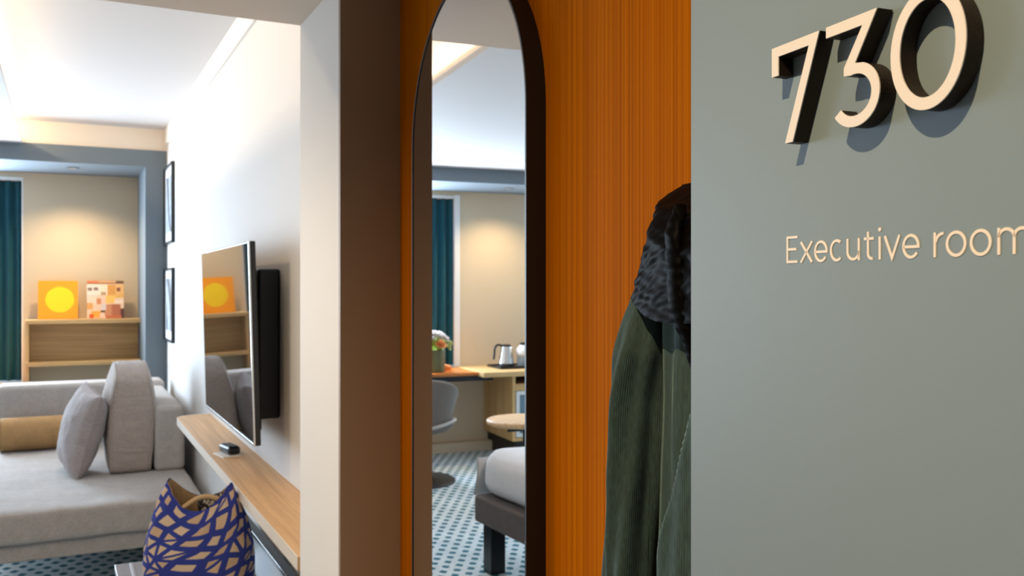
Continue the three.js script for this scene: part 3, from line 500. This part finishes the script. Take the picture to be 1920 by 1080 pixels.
// tray with kettle and coffee jug
{
  const y = 0.753;
  const tr = thing('serving_tray', 'dark serving tray carrying kettle and jug on the counter', 'tray', P(-2.06, y, 7.36));
  part(tr, 'base', bx(-0.26, 0.26, 0, 0.006, -0.16, 0.16, null, 0.002), M.black);
  for (const [a, b, c, d] of [[-0.26, 0.26, -0.16, -0.152], [-0.26, 0.26, 0.152, 0.16], [-0.26, -0.252, -0.152, 0.152], [0.252, 0.26, -0.152, 0.152]]) part(tr, 'rim', bx(a, b, 0.005, 0.018, c, d), M.black);
  const k = thing('kettle', 'stainless steel kettle with black handle on the tray', 'kettle', P(-1.925, y + 0.006, 7.38));
  part(k, 'body', lathe([[0, 0.022], [0.070, 0.022], [0.070, 0.03], [0.050, 0.172], [0.046, 0.178], [0, 0.178]], 48), M.steel);
  part(k, 'base', lathe([[0, 0], [0.074, 0], [0.074, 0.014], [0.068, 0.022], [0, 0.022]], 40), M.black);
  part(k, 'lid', lathe([[0, 0.178], [0.045, 0.178], [0.043, 0.192], [0.012, 0.196], [0, 0.196]], 32), M.black);
  part(k, 'handle', tube([new THREE.Vector3(0.040, 0.186, 0), new THREE.Vector3(0.085, 0.190, 0), new THREE.Vector3(0.105, 0.165, 0), new THREE.Vector3(0.112, 0.10, 0), new THREE.Vector3(0.117, 0.065, 0)], 0.010, 40, 10), M.black);
  part(k, 'spout', new THREE.ConeGeometry(0.016, 0.04, 16).rotateZ(0.9).translate(-0.055, 0.162, 0), M.steel);
  const j = thing('coffee_jug', 'white rounded jug with black lid on a clear glass base', 'jug', P(-2.066, y + 0.006, 7.33));
  part(j, 'glass_base', lathe([[0, 0], [0.055, 0], [0.058, 0.01], [0.055, 0.085], [0.050, 0.085], [0.052, 0.012], [0, 0.008]], 40), phys({ color: 0xdfe6ea, roughness: 0.05, transmission: 0.7, thickness: 0 }));
  part(j, 'body', lathe([[0, 0.082], [0.05, 0.084], [0.063, 0.12], [0.060, 0.155], [0.035, 0.182], [0.028, 0.192], [0, 0.194]], 40), std({ color: 0xf3f3f2, roughness: 0.2 }));
  part(j, 'lid', lathe([[0, 0.192], [0.03, 0.192], [0.034, 0.205], [0.01, 0.214], [0, 0.214]], 32), M.black);
  part(j, 'handle', tube([new THREE.Vector3(-0.02, 0.203, 0), new THREE.Vector3(-0.075, 0.20, 0), new THREE.Vector3(-0.088, 0.15, 0), new THREE.Vector3(-0.058, 0.10, 0)], 0.009, 30, 10), M.black);
}
// flowers in a vase
{
  const o = P(-1.225, 0.746, 7.26);
  const g = thing('flower_vase', 'olive green vase of white and peach flowers on the desk', 'vase', o);
  part(g, 'vase', lathe([[0, 0], [0.085, 0], [0.09, 0.006], [0.092, 0.185], [0.088, 0.188], [0.084, 0.184], [0.082, 0.02], [0, 0.016]], 40), std({ color: 0x5a5c38, roughness: 0.35 }));
  const petal = (w, l, cup) => surf((u, v) => { const a = (u - 0.5) * 2, ww = w * Math.sin(Math.PI * (0.12 + 0.86 * v)) ; return new THREE.Vector3(a * ww, l * v - cup * 0.4 * v * v * l, cup * l * v * v + 0.25 * a * a * ww); }, 6, 6);
  function bloom(pos, R, colour, layers, name, label) {
    const gs = []; for (let L = 0; L < layers; L++) { const n = 5 + L * 2, tilt = 0.25 + 1.05 * L / Math.max(1, layers - 1); for (let i = 0; i < n; i++) { const q = petal(R * (0.34 + 0.05 * L), R * (0.72 + 0.1 * L), -0.2); q.rotateX(tilt); q.rotateY(i * 6.283 / n + L * 0.5 + rnd() * 0.2); gs.push(q); } }
    gs.push(new THREE.SphereGeometry(R * 0.26, 12, 8).translate(0, R * 0.15, 0));
    const geo = merge(...gs); const dir = pos.clone().sub(new THREE.Vector3(0, 0.12, 0)).normalize(); geo.applyQuaternion(new THREE.Quaternion().setFromUnitVectors(new THREE.Vector3(0, 1, 0), dir));
    part(g, name, geo, colour, pos, label);
  }
  const wht = std({ color: 0xf6f0f0, roughness: 0.7, side: THREE.DoubleSide }), pch = std({ color: 0xf3ab74, roughness: 0.7, side: THREE.DoubleSide }), lil = std({ color: 0xd8cce6, roughness: 0.7, side: THREE.DoubleSide }), grn = std({ color: 0x93a63c, roughness: 0.7, side: THREE.DoubleSide }), pale = std({ color: 0xc9cf94, roughness: 0.7, side: THREE.DoubleSide });
  const v = (x, y, z) => new THREE.Vector3(x, y, z);
  for (const [x, y, z, R] of [[-0.05, 0.285, 0.02, 0.06], [0.01, 0.30, 0.0, 0.065], [-0.085, 0.265, 0.02, 0.055], [0.06, 0.28, -0.02, 0.055], [-0.02, 0.275, -0.06, 0.055], [-0.06, 0.30, -0.04, 0.05], [0.09, 0.25, 0.03, 0.05]]) bloom(v(x, y, z), R, wht, 3, 'flower', 'white bloom');
  for (const [x, y, z, R] of [[-0.025, 0.225, 0.085, 0.055], [0.085, 0.225, 0.07, 0.048]]) bloom(v(x, y, z), R, pch, 4, 'flower', 'peach rose');
  bloom(v(0.05, 0.27, 0.06, 0.045), 0.045, lil, 3, 'flower', 'lilac bloom');
  for (const [x, y, z] of [[-0.115, 0.225, 0.04], [-0.10, 0.20, 0.075], [-0.14, 0.235, 0.0], [0.0, 0.21, -0.1]]) bloom(v(x, y, z), 0.032, pale, 3, 'flower', 'small pale green bloom');
  for (let i = 0; i < 18; i++) { const a = i * 2.4, r = 0.075 + 0.03 * rnd(), q = petal(0.018 + 0.01 * rnd(), 0.075 + 0.03 * rnd(), -0.3); q.rotateX(0.7 + 0.7 * rnd()); q.rotateY(a); part(g, 'leaf', q, grn, v(Math.cos(-a + Math.PI / 2) * 0.6 * r, 0.175 + 0.05 * rnd(), Math.sin(a - 0) * 0 + Math.sin(Math.PI / 2 - a) * 0.6 * r)); }
  for (const [r, t, q] of [[-1.345, 7.33, 0.03], [-1.39, 7.37, 0.024]]) {
    const f = thing('fruit', q > 0.027 ? 'larger peach coloured fruit beside the vase on the desk' : 'smaller peach coloured fruit beside the window frame on the desk', 'fruit', P(r, 0.7455, t), 0, 'fruit on the desk');
    part(f, 'flesh', lathe([[0, 0], [q * 0.5, q * 0.06], [q * 0.95, q * 0.6], [q, q], [q * 0.85, q * 1.55], [q * 0.4, q * 1.86], [q * 0.1, q * 1.8], [0, q * 1.76]], 24), std({ color: 0xe08a4a, roughness: 0.6 }));
    part(f, 'stem', new THREE.CylinderGeometry(0.0015, 0.002, 0.012, 8).translate(0, q * 1.76 + 0.005, 0), std({ color: 0x5a4428, roughness: 0.8 }));
  }
}
// tub chair at the desk
{
  const o = P(-0.86, 0, 6.52);
  const g = thing('tub_chair', 'grey upholstered tub chair on a swivel foot at the desk', 'chair', o, 0.5);
  // shell around the sitter; open toward the desk (-z)
  const shell = (k, flip) => (u, v) => { const uu = flip ? 1 - u : u, a = (-125 + 250 * uu) * RAD, side = Math.abs(a) / (125 * RAD), top = 0.775 - 0.20 * Math.pow(side, 2.4), y = 0.43 + (top - 0.43) * v, R = (0.255 + 0.055 * v - 0.03 * side) - k * 0.035; return new THREE.Vector3(Math.sin(a) * R * 1.08, y, Math.cos(a) * R); };
  const rimc = []; for (let i = 0; i <= 40; i++) { const a = shell(0, false)(i / 40, 1), b = shell(1, false)(i / 40, 1); rimc.push(a.add(b).multiplyScalar(0.5)); }
  const ends = [0, 1].map(e => { const p = []; for (let i = 0; i <= 10; i++) p.push(shell(0, false)(e, i / 10).add(shell(1, false)(e, i / 10)).multiplyScalar(0.5)); return tube(p, 0.019, 16, 8); });
  part(g, 'backrest', merge(surf(shell(0, false), 60, 14), surf(shell(1, true), 60, 14), tube(rimc, 0.0195, 80, 10), ...ends), M.chair);
  part(g, 'shell_underside', lathe([[0, 0.355], [0.12, 0.36], [0.22, 0.385], [0.262, 0.43], [0.255, 0.445], [0, 0.445]], 48).scale(1.06, 1, 1), M.chair);
  part(g, 'seat', lathe([[0, 0.44], [0.225, 0.44], [0.238, 0.455], [0.235, 0.475], [0.20, 0.487], [0, 0.492]], 48), M.chair);
  { const p = []; for (let i = 0; i < 48; i++) { const a = i * Math.PI / 24; p.push(new THREE.Vector3(Math.sin(a) * 0.285, 0.420 + 0.045 * Math.pow(Math.sin(a), 2), Math.cos(a) * 0.262)); } part(g, 'painted_light_band', tube(p, 0.013, 120, 8, true), std({ color: 0xbdb5ac, roughness: 0.6 }), null, 'pale band painting the light caught under the shell'); }  // pale ring painted in for light on the underside of the shell
  part(g, 'column', new THREE.CylinderGeometry(0.025, 0.03, 0.30, 20).translate(0, 0.205, 0), M.darkMetal);
  part(g, 'foot', lathe([[0, 0], [0.285, 0], [0.29, 0.008], [0.28, 0.02], [0.06, 0.045], [0.03, 0.06], [0, 0.06]], 56), M.chairFoot);
}
// round side table
{
  const g = thing('round_table', 'round oak side table on a slim black stem behind the bed', 'table', P(-1.26, 0, 5.40));
  part(g, 'top', lathe([[0, 0.565], [0.235, 0.565], [0.248, 0.571], [0.252, 0.582], [0.248, 0.594], [0.238, 0.6], [0, 0.6]], 64), M.oak);
  part(g, 'stem', new THREE.CylinderGeometry(0.014, 0.014, 0.55, 16).translate(0, 0.29, 0), M.black);
  part(g, 'bracket', merge(bx(-0.12, 0.12, 0.520, 0.535, -0.01, 0.01), bx(-0.01, 0.01, 0.520, 0.535, -0.12, 0.12)), M.black);
  for (const [x, z] of [[-0.11, 0], [0.11, 0], [0, -0.11], [0, 0.11]]) part(g, 'bracket_pin', new THREE.CylinderGeometry(0.005, 0.005, 0.034, 8).translate(x, 0.551, z), M.black);
  part(g, 'foot', lathe([[0, 0], [0.17, 0], [0.17, 0.008], [0.02, 0.018], [0, 0.018]], 40), M.black);
}
// bed
{
  const f = -0.53, o = P(-0.53, 0, 4.36), t0 = 2.62, t1 = 4.36;
  const g = thing('bed', 'white made bed on a grey upholstered base with black legs', 'bed', o, -7 * RAD);
  part(g, 'base', boxRT(f - 2.05, f, 0.250, 0.388, t0, t1, o, null, 0.018), M.bedBase);
  const du = softBox(2.04, 0.25, t1 - t0 - 0.01, 0.095, 60, 20, 56); du.translate(f - 1.05 - o.x, 0.505, -(t0 + t1) / 2 - o.z);
  { const p = du.attributes.position; for (let i = 0; i < p.count; i++) { const x = p.getX(i), y = p.getY(i), z = p.getZ(i); p.setXYZ(i, x + 0.012 * noise.noise(y * 5, z * 3, 2), y + (y > 0.55 ? 0.016 * noise.noise(x * 2.5, z * 2.5, 1) : 0), z); } }
  const dg = du; dg.computeVertexNormals();
  part(g, 'duvet', uvm(dg), M.duvet);
  // corner of the duvet hanging over the far side
  const flap = surf((u, v) => { const x = f - 0.03 - 1.6 * u, y = 0.57 - 0.20 * v - 0.01 * Math.sin(14 * u) * v, z = -(t1 + 0.015 + 0.05 * v * v + 0.01 * Math.sin(20 * u) * v); return new THREE.Vector3(x - o.x, y, z - o.z); }, 40, 10);
  part(g, 'duvet_overhang', merge(flap, surf((u, v) => { const x = f - 0.03 - 1.6 * (1 - u), y = 0.57 - 0.20 * v - 0.01 * Math.sin(14 * (1 - u)) * v, z = -(t1 + 0.003 + 0.05 * v * v + 0.01 * Math.sin(20 * (1 - u)) * v); return new THREE.Vector3(x - o.x, y, z - o.z); }, 40, 10)), M.duvet);
  for (const [r, t] of [[f - 0.075, t1 - 0.085], [f - 0.075, t0 + 0.10], [f - 1.95, t1 - 0.10], [f - 1.95, t0 + 0.10]]) part(g, 'leg', boxRT(r - 0.042, r + 0.042, 0, 0.246, t - 0.042, t + 0.042, o, null, 0.004), M.blackSatin);
}

// ---------------------------------------------------------------- lamps
function downlight(label, r, y, t, color, intensity, target, angle, penumbra, radius, ringMat = M.grey) {
  const g = thing('ceiling_downlight', label, 'downlight', P(r, y, t));
  part(g, 'trim_ring', lathe([[0.030, -0.001], [0.045, -0.001], [0.047, -0.004], [0.044, -0.006], [0.032, -0.006], [0.030, -0.001]], 40), ringMat);
  part(g, 'lens', new THREE.CylinderGeometry(0.030, 0.030, 0.003, 32).translate(0, -0.0025, 0), std({ color: 0x222222, emissive: color, emissiveIntensity: 0.5, roughness: 0.4 }));
  spot('downlight_lamp', color, intensity, P(r, y - 0.012, t), target, angle, penumbra, radius);
}
downlight('recessed soffit downlight above the oak shelf unit', 0.055, 2.31, 7.21, WARM, I_RECESS, P(0.06, 0, 7.30), 1.12, 0.55, 1.5);
downlight('recessed soffit downlight above the minibar counter', -1.885, 2.31, 7.23, WARM, I_RECESS, P(-1.885, 0, 7.32), 1.12, 0.55, 1.5);
downlight('recessed entry downlight near the open door', -0.58, 2.62, 0.17, HALL, I_NUM, P(0.50, 0.80, 0.60), 0.74, 1.0, 0.6, M.frameWhite);
downlight('recessed entry downlight in the low ceiling before the mirror', -0.38, H_HALL, 1.86, HALL, I_HALL, P(-0.30, 0, 1.95), 1.34, 0.4, 1.5, M.frameWhite);
downlight('added fill downlight over the foot of the bed warming the television wall', -0.90, H_LOW, 2.60, WARM, I_FILL, P(-0.6, 0, 2.60), 1.32, 0.35, 1.5, M.frameWhite);  // added unseen lamp, warm fill for the television wall and wall end
{
  const t0 = T_F + 0.03, t1 = T_BULK - 0.03, L = t1 - t0;
  const g = thing('cove_strip_light', 'warm light strip hidden on the ceiling cove ledge', 'strip light', P(-0.40, H_LOW + 0.025, (t0 + t1) / 2));
  part(g, 'channel', bx(-0.015, -0.002, 0, 0.088, -L / 2, L / 2), M.frameWhite);
  part(g, 'diffuser', bx(-0.003, 0.002, 0.060, 0.084, -L / 2, L / 2), std({ color: 0xfff2e0, emissive: COVE, emissiveIntensity: 3, roughness: 0.5 }));
  areaLight('cove_strip_lamp', COVE, I_COVE, L, 0.024, P(-0.396, H_LOW + 0.097, (t0 + t1) / 2), P(0.6, H_LOW + 0.05, (t0 + t1) / 2));
}
renderer.render(scene, camera);
